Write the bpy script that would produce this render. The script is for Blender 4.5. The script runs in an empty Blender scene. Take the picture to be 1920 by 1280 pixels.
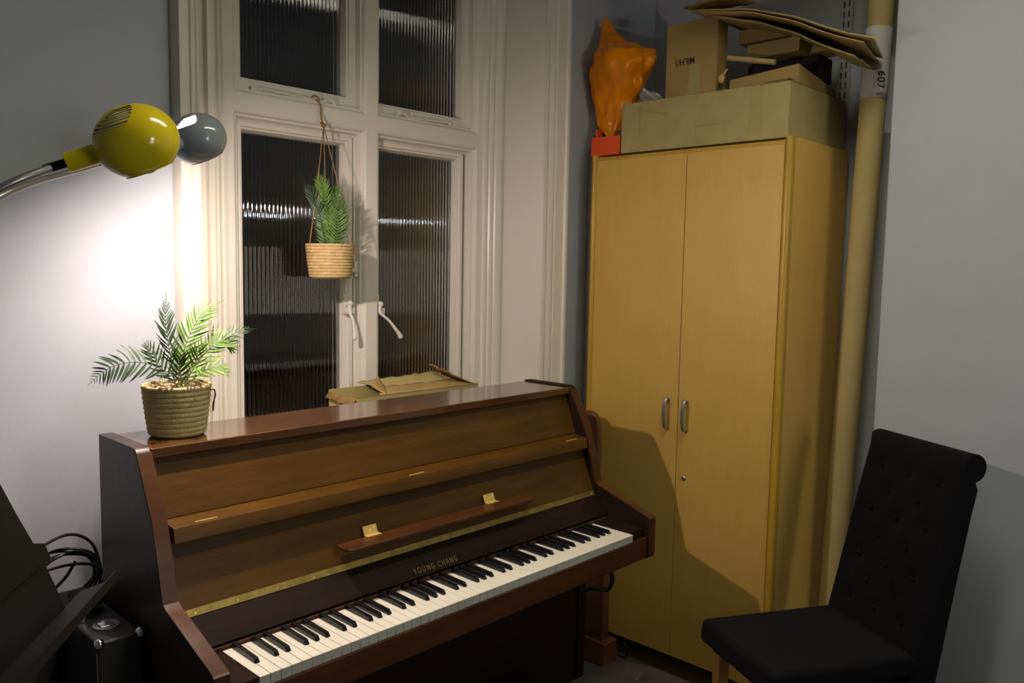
import bpy, math, random
from mathutils import Vector, Matrix
random.seed(7)
PI = math.pi
S = bpy.context.scene
COL = S.collection

# ------------------------------------------------------------------ camera
cam_data = bpy.data.cameras.new('camera')
cam_data.sensor_width = 36.0
cam_data.lens = 1547.9 / 1920 * 36.0
cam_data.clip_start = 0.02
camera = bpy.data.objects.new('camera', cam_data)
COL.objects.link(camera)
FW = Vector((0.72066, 0.68727, -0.09114))
RT = Vector((0.69119, -0.72247, 0.01733))
UP = Vector((0.05394, 0.07548, 0.99569))
camera.matrix_world = Matrix(((RT.x, UP.x, -FW.x, -0.7703), (RT.y, UP.y, -FW.y, -1.3866),
                              (RT.z, UP.z, -FW.z, 1.5218), (0, 0, 0, 1)))
S.camera = camera

# ------------------------------------------------------------------ world, lights, exposure
W = bpy.data.worlds.new('night')
S.world = W
W.use_nodes = True
W.node_tree.nodes['Background'].inputs[0].default_value = (0.25, 0.35, 0.6, 1)
W.node_tree.nodes['Background'].inputs[1].default_value = 0.0004
S.view_settings.view_transform = 'Standard'
S.view_settings.look = 'None'
S.view_settings.gamma = 1
S.view_settings.exposure = 2.6
S.view_settings.use_curve_mapping = False
BULB = 820.0          # emission of the lamp's bulb
TUBE = 4.5          # emission of the ceiling fitting's diffuser
BULB_COL = (1.0, 0.83, 0.76)
TUBE_COL = (1.0, 0.95, 0.76)

# ------------------------------------------------------------------ materials
def mat(name, col, rough=0.5, metal=0.0, spec=0.5, var=0.0, scale=8.0, stretch=(1, 1, 1), bump=0.0, bscale=None,
        col2=None, coat=0.0, trans=0.0, alpha=1.0, sheen=0.0, detail=4.0):
    m = bpy.data.materials.new(name)
    m.use_nodes = True
    nt = m.node_tree
    b = nt.nodes['Principled BSDF']
    b.inputs['Base Color'].default_value = (*col, 1)
    b.inputs['Roughness'].default_value = rough
    b.inputs['Metallic'].default_value = metal
    b.inputs['Specular IOR Level'].default_value = spec
    b.inputs['Coat Weight'].default_value = coat
    b.inputs['Coat Roughness'].default_value = 0.12
    b.inputs['Transmission Weight'].default_value = trans
    b.inputs['Alpha'].default_value = alpha
    b.inputs['Sheen Weight'].default_value = sheen
    if var > 0 or col2 is not None or bump > 0:
        tc = nt.nodes.new('ShaderNodeTexCoord')
        mp = nt.nodes.new('ShaderNodeMapping')
        mp.inputs['Scale'].default_value = stretch
        nt.links.new(tc.outputs['Object'], mp.inputs['Vector'])
    if var > 0 or col2 is not None:
        nz = nt.nodes.new('ShaderNodeTexNoise')
        nz.inputs['Scale'].default_value = scale
        nz.inputs['Detail'].default_value = detail
        nz.inputs['Roughness'].default_value = 0.6
        nt.links.new(mp.outputs[0], nz.inputs['Vector'])
        rp = nt.nodes.new('ShaderNodeValToRGB')
        c2 = col2 if col2 is not None else tuple(c * (1 - var) for c in col)
        rp.color_ramp.elements[0].position = 0.34
        rp.color_ramp.elements[1].position = 0.66
        rp.color_ramp.elements[0].color = (*c2, 1)
        rp.color_ramp.elements[1].color = (*col, 1)
        nt.links.new(nz.outputs['Fac'], rp.inputs['Fac'])
        nt.links.new(rp.outputs['Color'], b.inputs['Base Color'])
    if bump > 0:
        n2 = nt.nodes.new('ShaderNodeTexNoise')
        n2.inputs['Scale'].default_value = bscale or scale
        n2.inputs['Detail'].default_value = 5
        nt.links.new(mp.outputs[0], n2.inputs['Vector'])
        bp = nt.nodes.new('ShaderNodeBump')
        bp.inputs['Strength'].default_value = bump
        bp.inputs['Distance'].default_value = 0.004
        nt.links.new(n2.outputs['Fac'], bp.inputs['Height'])
        nt.links.new(bp.outputs[0], b.inputs['Normal'])
    return m

def emis(name, col, s):
    m = bpy.data.materials.new(name)
    m.use_nodes = True
    b = m.node_tree.nodes['Principled BSDF']
    b.inputs['Base Color'].default_value = (1, 1, 1, 1)
    b.inputs['Emission Color'].default_value = (*col, 1)
    b.inputs['Emission Strength'].default_value = s
    return m

def wood(name, c1, c2, rough=0.3, stretch=(1.2, 14, 14), coat=0.25, scale=3.0, fig=0.22, spec=0.5):
    """long grain with figure: broad stretched noise for the figure, fine streaks over it"""
    m = mat(name, c1, rough, spec=spec, col2=c2, scale=scale, stretch=stretch, coat=coat, detail=6)
    nt = m.node_tree
    b = nt.nodes['Principled BSDF']
    rp = [n for n in nt.nodes if n.type == 'VALTORGB'][0]
    mp = [n for n in nt.nodes if n.type == 'MAPPING'][0]
    tc = [n for n in nt.nodes if n.type == 'TEX_COORD'][0]
    fine = nt.nodes.new('ShaderNodeTexNoise')
    fine.inputs['Scale'].default_value = scale * 9
    fine.inputs['Detail'].default_value = 4
    nt.links.new(mp.outputs[0], fine.inputs['Vector'])
    cloud = nt.nodes.new('ShaderNodeTexNoise')
    cloud.inputs['Scale'].default_value = 5
    cloud.inputs['Detail'].default_value = 2
    nt.links.new(tc.outputs['Object'], cloud.inputs['Vector'])
    ad = nt.nodes.new('ShaderNodeMath'); ad.operation = 'ADD'
    nt.links.new(fine.outputs['Fac'], ad.inputs[0]); nt.links.new(cloud.outputs['Fac'], ad.inputs[1])
    mr = nt.nodes.new('ShaderNodeMapRange')
    mr.inputs['From Min'].default_value = 0.6; mr.inputs['From Max'].default_value = 1.4
    mr.inputs['To Min'].default_value = 1 - fig; mr.inputs['To Max'].default_value = 1 + fig
    nt.links.new(ad.outputs[0], mr.inputs['Value'])
    mx = nt.nodes.new('ShaderNodeMix'); mx.data_type = 'RGBA'; mx.blend_type = 'MULTIPLY'
    mx.inputs['Factor'].default_value = 1
    nt.links.new(rp.outputs['Color'], mx.inputs['A'])
    nt.links.new(mr.outputs['Result'], mx.inputs['B'])
    nt.links.new(mx.outputs['Result'], b.inputs['Base Color'])
    return m

def rope_mat(name, c1, c2, ring):
    """coiled jute: fine slanted twist plus fuzz"""
    m = mat(name, c1, 1.0, spec=0.0, col2=c2, scale=60, bump=0.3, bscale=260)
    nt = m.node_tree
    b = nt.nodes['Principled BSDF']
    tc = [n for n in nt.nodes if n.type == 'TEX_COORD'][0]
    wv = nt.nodes.new('ShaderNodeTexVoronoi')
    wv.inputs['Scale'].default_value = 170
    nt.links.new(tc.outputs['Object'], wv.inputs['Vector'])
    bp = [n for n in nt.nodes if n.type == 'BUMP'][0]
    b2 = nt.nodes.new('ShaderNodeBump')
    b2.inputs['Strength'].default_value = 0.5
    b2.inputs['Distance'].default_value = 0.002
    nt.links.new(wv.outputs['Distance'], b2.inputs['Height'])
    nt.links.new(bp.outputs[0], b2.inputs['Normal'])
    nt.links.new(b2.outputs[0], b.inputs['Normal'])
    return m

M = {}
M['wall'] = mat('wall_paint', (0.43, 0.455, 0.50), 0.75, spec=0.3, var=0.05, scale=2.5, bump=0.12, bscale=60)
M['wallr'] = M['wall']
M['ceil'] = mat('ceiling_paint', (0.5, 0.49, 0.46), 0.8)
M['carpet'] = mat('grey_carpet', (0.10, 0.105, 0.115), 0.95, spec=0.1, var=0.4, scale=220, bump=0.8, bscale=300)
M['cream'] = mat('cream_gloss_paint', (0.68, 0.64, 0.55), 0.32, spec=0.5)
M['hardware'] = mat('painted_iron', (0.66, 0.62, 0.54), 0.3, spec=0.5)
M['glass'] = mat('reeded_glass', (0.93, 0.96, 0.97), 0.02, trans=1.0)
M['glass'].node_tree.nodes['Principled BSDF'].inputs['IOR'].default_value = 1.58
M['walnut'] = wood('walnut_veneer', (0.100, 0.045, 0.005), (0.068, 0.029, 0.003), 0.36, coat=0.03, spec=0.25)
M['walnut_red'] = wood('walnut_edge', (0.085, 0.030, 0.009), (0.058, 0.020, 0.006), 0.34, coat=0.05, spec=0.3)
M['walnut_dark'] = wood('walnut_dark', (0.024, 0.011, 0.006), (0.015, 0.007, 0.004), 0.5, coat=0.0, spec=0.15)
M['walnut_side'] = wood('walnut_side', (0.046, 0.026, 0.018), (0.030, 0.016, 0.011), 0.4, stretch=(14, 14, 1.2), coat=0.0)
M['walnut_lid'] = wood('walnut_lid', (0.120, 0.048, 0.014), (0.080, 0.031, 0.009), 0.16, coat=0.5)
M['brass'] = mat('aged_brass', (0.50, 0.36, 0.10), 0.42, metal=0.8, var=0.35, scale=40)
M['brass_bright'] = mat('polished_brass', (0.80, 0.58, 0.16), 0.25, metal=0.45)
M['gold_ink'] = mat('gold_lettering', (0.40, 0.29, 0.09), 0.4, metal=0.5)
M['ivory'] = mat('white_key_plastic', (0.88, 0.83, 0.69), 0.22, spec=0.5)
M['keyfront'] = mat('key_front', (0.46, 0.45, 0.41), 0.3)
M['ebony'] = mat('black_key_plastic', (0.008, 0.008, 0.010), 0.18, spec=0.6)
M['felt'] = mat('red_felt', (0.055, 0.015, 0.006), 0.95)
M['beech'] = wood('beech_laminate', (0.60, 0.375, 0.085), (0.575, 0.355, 0.078), 0.42, stretch=(9, 9, 0.9), coat=0.0, fig=0.05)
M['beech_edge'] = wood('beech_lipping', (0.50, 0.30, 0.030), (0.43, 0.25, 0.024), 0.35, stretch=(12, 12, 1), coat=0.0, fig=.1)
M['kick'] = mat('cabinet_plinth', (0.10, 0.055, 0.02), 0.6)
M['steel'] = mat('satin_steel', (0.42, 0.42, 0.42), 0.35, metal=0.85)
M['chrome'] = mat('chrome', (0.75, 0.75, 0.78), 0.12, metal=1.0)
M['card'] = mat('cardboard', (0.42, 0.335, 0.135), 0.8, spec=0.2, var=0.14, scale=9, bump=0.15, bscale=40)
M['card2'] = mat('cardboard_warm', (0.40, 0.27, 0.10), 0.8, spec=0.2, var=0.14, scale=7, bump=0.15, bscale=40)
M['card_torn'] = mat('torn_cardboard', (0.30, 0.18, 0.07), 0.9, spec=0.1, var=0.4, scale=30, bump=0.5, bscale=80)
M['tape'] = mat('clear_tape', (0.44, 0.355, 0.15), 0.14, spec=0.9, var=0.08, scale=14, bump=0.8, bscale=22)
M['ink'] = mat('black_ink', (0.018, 0.014, 0.010), 0.6)
M['orange_bag'] = mat('orange_plastic_film', (0.95, 0.30, 0.0), 0.25, spec=0.35, var=0.35, scale=6, bump=0.7, bscale=9)
M['orange_tray'] = mat('orange_plastic', (0.75, 0.085, 0.01), 0.5)
M['darkstuff'] = mat('dark_fabric', (0.015, 0.014, 0.014), 0.8)
M['film'] = mat('clear_film', (0.8, 0.78, 0.74), 0.15, alpha=0.22, bump=0.9, bscale=20)
M['tube'] = mat('kraft_tube', (0.46, 0.36, 0.155), 0.7, spec=0.2, var=0.08, scale=6)
M['paper'] = mat('white_paper', (0.55, 0.53, 0.50), 0.6, var=0.05)
M['upright'] = mat('painted_upright', (0.38, 0.38, 0.38), 0.5)
M['fabric'] = mat('black_fabric', (0.0065, 0.0065, 0.008), 0.95, spec=0.12, var=0.3, scale=300, bump=0.25, bscale=500, sheen=0.02)
M['leg'] = wood('pale_leg_wood', (0.42, 0.20, 0.055), (0.34, 0.155, 0.04), 0.4, stretch=(14, 14, 1.2))
M['leather'] = mat('black_leather', (0.020, 0.019, 0.019), 0.42, spec=0.5, bump=0.2, bscale=160)
M['blackmetal'] = mat('black_painted_steel', (0.007, 0.007, 0.008), 0.55, spec=0.2, bump=0.05, bscale=200)
M['tolex'] = mat('black_tolex', (0.013, 0.013, 0.014), 0.5, spec=0.5, bump=0.4, bscale=300)
M['rubber'] = mat('black_rubber', (0.012, 0.012, 0.013), 0.4, spec=0.5)
M['brownboard'] = wood('red_brown_wood', (0.17, 0.060, 0.026), (0.12, 0.042, 0.018), 0.5, stretch=(10, 10, 1), coat=0)
M['rope'] = rope_mat('coiled_jute', (0.56, 0.40, 0.20), (0.44, 0.30, 0.13), 0.01)
M['rope2'] = rope_mat('coiled_jute_green', (0.54, 0.45, 0.22), (0.46, 0.37, 0.17), 0.01)
M['twine'] = mat('brown_twine', (0.36, 0.21, 0.08), 0.9, spec=0.1, var=0.4, scale=200)
M['gravel'] = mat('pale_gravel', (0.50, 0.38, 0.24), 0.8, col2=(0.22, 0.15, 0.09), scale=90)
M['fern'] = mat('fern_green', (0.105, 0.20, 0.018), 0.5, spec=0.3, col2=(0.065, 0.14, 0.014), scale=20)
M['fern_dark'] = mat('fern_dark', (0.045, 0.085, 0.035), 0.45, spec=0.5, col2=(0.025, 0.055, 0.02), scale=20)
M['fern_mid'] = mat('fern_mid', (0.075, 0.16, 0.022), 0.5, spec=0.35, col2=(0.045, 0.10, 0.014), scale=20)
M['yellow'] = mat('yellow_enamel', (0.84, 0.66, 0.006), 0.16, spec=0.5, coat=0.3)
M['grey'] = mat('grey_enamel', (0.27, 0.31, 0.33), 0.16, spec=0.5, coat=0.3)
M['lining'] = mat('white_enamel', (0.8, 0.8, 0.78), 0.5)
M['bulb_on'] = emis('lit_bulb', BULB_COL, BULB)
M['bulb_off'] = mat('frosted_bulb', (0.8, 0.8, 0.78), 0.3)
M['tube_on'] = emis('lit_tube', TUBE_COL, TUBE)
M['whiteboard'] = mat('whiteboard', (0.75, 0.75, 0.72), 0.3)

# ------------------------------------------------------------------ mesh helpers
ORG = {}      # world origin of every root and part (roots are never rotated unless built in local space)
class MB:
    def __init__(s): s.v = []; s.f = []
    def add(s, vs, fs):
        o = len(s.v); s.v += [Vector(p) for p in vs]; s.f += [tuple(i + o for i in f) for f in fs]; return s
    def box(s, x0, x1, y0, y1, z0, z1):
        return s.add([(x0, y0, z0), (x1, y0, z0), (x1, y1, z0), (x0, y1, z0), (x0, y0, z1), (x1, y0, z1), (x1, y1, z1), (x0, y1, z1)],
                     [(0, 3, 2, 1), (4, 5, 6, 7), (0, 1, 5, 4), (1, 2, 6, 5), (2, 3, 7, 6), (3, 0, 4, 7)])
    def hexa(s, b, t):   # four bottom + four top corners, counter-clockwise from above
        return s.add(list(b) + list(t), [(3, 2, 1, 0), (4, 5, 6, 7), (0, 1, 5, 4), (1, 2, 6, 5), (2, 3, 7, 6), (3, 0, 4, 7)])
    def obox(s, c, ax, ay, az, hx, hy, hz):
        c = Vector(c); X = Vector(ax).normalized() * hx; Y = Vector(ay).normalized() * hy; Z = Vector(az).normalized() * hz
        return s.hexa([c - X - Y - Z, c + X - Y - Z, c + X + Y - Z, c - X + Y - Z], [c - X - Y + Z, c + X - Y + Z, c + X + Y + Z, c - X + Y + Z])
    def prism(s, poly, a0, a1, axis='x'):
        """poly: 2-D outline; axis x -> (y,z), y -> (x,z), z -> (x,y)"""
        n = len(poly)
        def P(a, p): return {'x': (a, p[0], p[1]), 'y': (p[0], a, p[1]), 'z': (p[0], p[1], a)}[axis]
        vs = [P(a0, p) for p in poly] + [P(a1, p) for p in poly]
        return s.add(vs, [tuple(range(n))[::-1], tuple(range(n, 2 * n))] + [(i, (i + 1) % n, (i + 1) % n + n, i + n) for i in range(n)])
    def tube(s, pts, r, n=8, closed=False, caps=True):
        pts = [Vector(p) for p in pts]; m = len(pts)
        R = r if isinstance(r, (list, tuple)) else [r] * m
        prev = None; vs = []
        for i, p in enumerate(pts):
            if closed: t = pts[(i + 1) % m] - pts[i - 1]
            else: t = pts[min(i + 1, m - 1)] - pts[max(i - 1, 0)]
            if t.length < 1e-9: t = Vector((0, 0, 1))
            t.normalize()
            if prev is None:
                a = Vector((0, 0, 1)) if abs(t.z) < 0.9 else Vector((1, 0, 0))
                u = t.cross(a).normalized()
            else:
                u = (prev - t * prev.dot(t)); u = u.normalized() if u.length > 1e-6 else t.orthogonal().normalized()
            prev = u; w = t.cross(u)
            for k in range(n):
                a = 2 * PI * k / n; vs.append(p + (u * math.cos(a) + w * math.sin(a)) * R[i])
        fs = []
        for i in range(m if closed else m - 1):
            j = (i + 1) % m
            for k in range(n):
                l = (k + 1) % n; fs.append((i * n + k, i * n + l, j * n + l, j * n + k))
        if caps and not closed: fs += [tuple(range(n))[::-1], tuple(range((m - 1) * n, m * n))]
        return s.add(vs, fs)
    def lathe(s, prof, c=(0, 0, 0), n=32, axis=(0, 0, 1), skip=None, caps=True):
        """prof: list of (radius, height along axis)"""
        ax = Vector(axis).normalized(); u = ax.orthogonal().normalized()
        if abs(ax.z) > 0.999: u = Vector((1, 0, 0))
        w = ax.cross(u); c = Vector(c); vs = []
        for r, h in prof:
            for k in range(n):
                a = 2 * PI * k / n; vs.append(c + ax * h + (u * math.cos(a) + w * math.sin(a)) * r)
        fs = []
        for i in range(len(prof) - 1):
            for k in range(n):
                if skip and skip(i, k): continue
                l = (k + 1) % n; fs.append((i * n + k, i * n + l, (i + 1) * n + l, (i + 1) * n + k))
        if caps:
            if prof[0][0] > 1e-6: fs.append(tuple(range(n))[::-1])
            if prof[-1][0] > 1e-6: fs.append(tuple(range((len(prof) - 1) * n, len(prof) * n)))
        return s.add(vs, fs)
    def grid(s, fn, nu, nv, wrap=False):
        vs = [fn(i / nu, j / nv) for j in range(nv + 1) for i in range(nu + (0 if wrap else 1))]
        k = nu if wrap else nu + 1
        fs = [(j * k + i, j * k + (i + 1) % k, (j + 1) * k + (i + 1) % k, (j + 1) * k + i) for j in range(nv) for i in range(nu)]
        return s.add(vs, fs)
    def sphere(s, c, r, n=16, m=10, sc=(1, 1, 1)):
        c = Vector(c)
        return s.grid(lambda a, b: c + Vector((r * sc[0] * math.sin(PI * b) * math.cos(2 * PI * a), r * sc[1] * math.sin(PI * b) * math.sin(2 * PI * a), -r * sc[2] * math.cos(PI * b))), n, m, True)
    def build(s, name, m, parent=None, bevel=0.0, seg=2, sharp=35, smooth=True, solid=0.0, sub=0, local=False):
        me = bpy.data.meshes.new(name)
        xs = [v.x for v in s.v]; ys = [v.y for v in s.v]; zs = [v.z for v in s.v]
        c = Vector(((min(xs) + max(xs)) / 2, (min(ys) + max(ys)) / 2, (min(zs) + max(zs)) / 2))
        if parent is None: c.z = min(zs)
        me.from_pydata([tuple(v - c) for v in s.v], [], s.f)
        me.materials.append(M[m] if isinstance(m, str) else m)
        import bmesh
        b = bmesh.new(); b.from_mesh(me); bmesh.ops.remove_doubles(b, verts=b.verts, dist=1e-6)
        bmesh.ops.recalc_face_normals(b, faces=b.faces); b.to_mesh(me); b.free()
        if smooth:
            me.polygons.foreach_set('use_smooth', [True] * len(me.polygons))
            me.set_sharp_from_angle(angle=math.radians(sharp))
        o = bpy.data.objects.new(name, me); COL.objects.link(o)
        if parent is not None:
            o.parent = parent; o.location = c - ORG[parent.name]
        else: o.location = c
        ORG[o.name] = c
        if solid:
            k = o.modifiers.new('solid', 'SOLIDIFY'); k.thickness = solid; k.offset = 0
        if bevel:
            k = o.modifiers.new('bevel', 'BEVEL'); k.width = bevel; k.segments = seg; k.limit_method = 'ANGLE'; k.angle_limit = math.radians(40); k.harden_normals = smooth
        if sub:
            k = o.modifiers.new('sub', 'SUBSURF'); k.levels = sub; k.render_levels = sub
        return o

def thing(name, loc, label, cat, rz=0.0, group=None):
    o = bpy.data.objects.new(name, None); COL.objects.link(o)
    o.empty_display_size = 0.1
    o.location = loc; o.rotation_euler = (0, 0, rz); o['label'] = label; o['category'] = cat
    if group: o['group'] = group
    ORG[o.name] = Vector(loc) if rz == 0 else Vector((0, 0, 0))
    return o
def tag(o, label, cat, group=None, kind=None):
    o['label'] = label; o['category'] = cat
    if group: o['group'] = group
    if kind: o['kind'] = kind
    return o
def struct(o): o['kind'] = 'structure'; return o
def spline(pts, n=8):
    """Catmull-Rom through the points"""
    P = [Vector(p) for p in pts]; P = [P[0] * 2 - P[1]] + P + [P[-1] * 2 - P[-2]]; out = []
    for i in range(1, len(P) - 2):
        for k in range(n):
            t = k / n; a, b, c, d = P[i - 1:i + 3]
            out.append(0.5 * ((2 * b) + (c - a) * t + (2 * a - 5 * b + 4 * c - d) * t * t + (3 * b - a - 3 * c + d) * t ** 3))
    out.append(P[-2].copy()); return out
def text_mesh(name, body, size, m, parent, origin, xdir, ydir, depth=0.0006, spacing=1.0, scale_x=1.0, center=True, bold=0.0):
    cu = bpy.data.curves.new(name, 'FONT'); cu.body = body; cu.size = size; cu.extrude = depth; cu.space_character = spacing
    cu.align_x = 'CENTER' if center else 'LEFT'; cu.align_y = 'BOTTOM_BASELINE' if not center else 'CENTER'; cu.offset = bold
    t = bpy.data.objects.new('tmp_text', cu); COL.objects.link(t)
    dg = bpy.context.evaluated_depsgraph_get(); me = bpy.data.meshes.new_from_object(t.evaluated_get(dg))
    bpy.data.objects.remove(t); bpy.data.curves.remove(cu)
    X = Vector(xdir).normalized(); Y = Vector(ydir); Y = (Y - X * Y.dot(X)).normalized(); Z = X.cross(Y); O = Vector(origin)
    mb = MB(); mb.add([O + X * v.co.x * scale_x + Y * v.co.y + Z * v.co.z for v in me.vertices], [tuple(p.vertices) for p in me.polygons])
    bpy.data.meshes.remove(me)
    return mb.build(name, m, parent, smooth=False)

# ================================================================== ROOM
YF, XR, XB = 0.72, 2.0, 2.30        # window wall face, right wall face, back of the alcove
XL, YB, H = -2.3, -3.4, 2.95
LW = 0.245; RW = 1.60               # window hole in the wall
b = MB(); b.box(XL, LW, YF, 1.02, 0, H); b.box(RW, 2.45, YF, 1.02, 0, H); b.box(LW, RW, YF, 1.02, 0, 0.955); b.box(LW, RW, YF, 1.02, 2.80, H)
struct(b.build('wall_back', 'wall', smooth=False))
b = MB(); b.box(XB, 2.45, -0.398, YF, 0, H); b.box(XR, 2.45, YB, -0.398, 0, H)
struct(b.build('wall_right', 'wall', smooth=False, bevel=0.004))
struct(MB().box(XL - .12, XL, YB, 1.02, 0, H).build('wall_left', 'wall', smooth=False))
struct(MB().box(XL - .12, 2.45, YB - .12, YB, 0, H).build('wall_front', 'wall', smooth=False))
struct(MB().box(XL - .12, 2.45, YB - .12, 1.02, -0.1, 0).build('floor', 'carpet', smooth=False))
struct(MB().box(XL - .12, 2.45, YB - .12, 1.02, H, H + 0.1).build('ceiling', 'ceil', smooth=False))
struct(MB().box(XL, 0.16, YF - .015, YF, 0, 0.12).build('baseboard_back', 'cream', bevel=0.004))

# architraves and splayed reveals
def arch(x_in, x_out, name):
    d = 1 if x_out > x_in else -1; w = abs(x_out - x_in)
    pr = [(0, .72), (0, .692), (.10, .690), (.16, .694), (.22, .690), (.36, .688), (.40, .694), (.46, .688), (.80, .684), (.84, .676), (.93, .676), (1.0, .69), (1.0, .72)]
    poly = [(x_in + d * a * w, y) for a, y in pr]
    if d < 0: poly = poly[::-1]
    return MB().prism(poly, 0.0, 2.92, 'z').build(name, 'cream', sharp=25)
struct(arch(0.234, 0.172, 'trim_1'))
struct(arch(1.569, 1.700, 'trim_2'))
b = MB(); b.prism([(0.234, .70), (0.31, .862), (0.31, .9), (LW + .002, .9), (LW + .002, .72), (.234, .72)], .985, 2.80, 'z')
b.prism([(1.569, .70), (1.569, .72), (RW - .002, .72), (RW - .002, .90), (1.521, .90), (1.521, .862)], .985, 2.80, 'z')
struct(b.build('trim_3', 'cream', sharp=20))
struct(MB().box(LW - .04, RW + .04, 0.625, 0.90, 0.955, 0.985).build('trim_4', 'cream', bevel=0.006))

# window
win = bpy.data.objects.new('window_1', None); COL.objects.link(win); win.location = (0.9, .9, 1.0); ORG['window_1'] = Vector((0.9, .9, 1.0)); struct(win)
def ring(mb, x0, x1, z0, z1, prof):
    """mitred rectangular frame: prof = [(inset, y), ...]"""
    n = len(prof); vs = []
    for i, y in prof: vs += [(x0 + i, y, z0 + i), (x1 - i, y, z0 + i), (x1 - i, y, z1 - i), (x0 + i, y, z1 - i)]
    fs = [(k * 4 + a, k * 4 + (a + 1) % 4, k * 4 + 4 + (a + 1) % 4, k * 4 + 4 + a) for k in range(n - 1) for a in range(4)]
    mb.add(vs, fs)
b = MB()
Z0, Z1, Z2, Z3 = .985, 1.958, 2.006, 2.78
b.box(.887, .932, .87, .97, Z0, Z3)
b.box(.421, .887, .87, .97, Z1, Z2); b.box(.932, 1.392, .87, .97, Z1, Z2)
b.box(.31, 1.53, .87, .97, Z0 - .012, Z0 + .008); b.box(.31, 1.53, .87, .97, Z3 - .04, Z3 + .02)
# moulded jambs
b.prism([(.421, .87), (.396, .87), (.394, .862), (.384, .860), (.381, .866), (.374, .862), (.368, .856), (.365, .864), (.356, .858), (.352, .850), (.335, .850), (.335, .87), (.31, .87), (.31, .97), (.421, .97)][::-1], Z0, Z3, 'z')
b.prism([(1.392, .87), (1.420, .87), (1.423, .862), (1.436, .860), (1.441, .866), (1.447, .857), (1.462, .855), (1.466, .861), (1.472, .851), (1.490, .848), (1.499, .848), (1.500, .872), (1.504, .872), (1.505, .858), (1.523, .858), (1.523, .97), (1.392, .97)], Z0, Z3, 'z')
RP = [(0, .87), (.006, .874), (.010, .883), (.016, .884), (.020, .905), (.026, .906), (.026, .955)]
OP = [(.421, .887, Z0 + .008, Z1), (.932, 1.392, Z0 + .008, Z1), (.421, .887, Z2, Z3 - .04), (.932, 1.392, Z2, Z3 - .04)]
for o_ in OP: ring(b, *o_, RP)
b.build('window_frame', 'cream', win, sharp=25)
SH = [(.443, .856, .996, 1.934, 0), (.946, 1.352, .996, 1.934, 0), (.443, .860, 2.024, 2.72, .012), (.946, 1.368, 2.024, 2.72, .012)]
def casement(x0, x1, z0, z1, lift):
    b = MB(); SP = [(0, .955), (0, .905), (.015, .905), (.018, .911), (.023, .912), (.029, .934), (.029, .955)]
    n = len(SP); vs = []
    for i, y in SP:
        zi = z0 + i + (lift if i > 0 else 0)
        vs += [(x0 + i, y, zi), (x1 - i, y, zi), (x1 - i, y, z1 - i), (x0 + i, y, z1 - i)]
    b.add(vs, [(k * 4 + a, k * 4 + (a + 1) % 4, k * 4 + 4 + (a + 1) % 4, k * 4 + 4 + a) for k in range(n - 1) for a in range(4)])
    sash = b.build('casement', 'cream', win, sharp=25)
    gx0, gx1, gz0, gz1 = x0 + .026, x1 - .026, z0 + .026 + lift, z1 - .026
    nr = int(round((gx1 - gx0) / .0142)); p = (gx1 - gx0) / nr; prof = []
    for r in range(nr):
        for k in range(8):
            t = k / 8; prof.append((gx0 + (r + t) * p, .9405 - .0042 * math.sqrt(max(0, 1 - (1.86 * (t - .5)) ** 2))))
    prof.append((gx1, .9388)); prof += [(gx1, .944), (gx0, .944)]
    MB().prism(prof, gz0, gz1, 'z').build('glass_pane', 'glass', sash, sharp=50)
    return sash
sashes = [casement(*s) for s in SH]
# casement handles, stays and lock (painted over)
def stay(x0, x1, z, flip, parent):
    b = MB(); d = 1 if x1 > x0 else -1
    b.tube(spline([(x0, .893, z + .004), (x0 + d * .02, .888, z + .010), (x0 + d * .10, .886, z + .007), (x0 + d * .2, .884, z + .003), (x1 - d * .05, .882, z + .002), (x1 - d * .03, .880, z + .012), (x1 - d * .012, .880, z + .012), (x1, .884, z - .004), (x1 + d * .012, .886, z - .002)], 6), [.005] * 7 + [.0042] * 42, 8)
    b.sphere((x0 + d * .015, .890, z + .008), .009)
    b.box(x0 - .012, x0 + .012, .888, .906, z - .004, z + .012)
    b.box(min(x0 + d * .03, x1 - d * .08), max(x0 + d * .03, x1 - d * .08), .884, .890, z - .010, z - .005)
    b.tube([(x1 - d * .07, .888, z), (x1 - d * .07, .888, z + .02)], .004)
    b.build('casement_stay', 'hardware', parent)
stay(.50, .775, 2.022, 0, sashes[2]); stay(1.285, 1.022, 2.022, 1, sashes[3])
def handle(x, z, bend, parent):
    b = MB()
    b.box(x - .012, x + .008, .896, .906, z - .018, z + .045)
    b.tube([(x, .902, z + .012), (x, .882, z + .012)], .007)
    b.sphere((x + .002, .880, z + .014), .010)
    b.box(x - .014, x + .022, .882, .892, z - .020, z + .0)
    b.tube(spline([(x, .880, z + .010), (x - .004, .872, z - .015), (x + bend * .35, .860, z - .04), (x + bend * .7, .850, z - .07), (x + bend, .846, z - .095)], 6), [.006] * 8 + [.0045] * 8 + [.0055] * 5 + [.007] * 4, 10)
    b.sphere((x + bend, .846, z - .097), .0085)
    b.build('window_handle', 'hardware', parent)
handle(.828, 1.375, -.004, sashes[0]); handle(.952, 1.370, .062, sashes[1])
b = MB(); b.box(.828, .850, .893, .906, 1.468, 1.522); b.box(.856, .872, .893, .908, 1.478, 1.528); b.box(.834, .866, .886, .895, 1.492, 1.505)
b.build('window_lock', 'hardware', sashes[0], bevel=.001)
b = MB(); b.box(.832, .844, .8915, .8935, 1.471, 1.485); b.build('lock_screw', 'steel', sashes[0])

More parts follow.
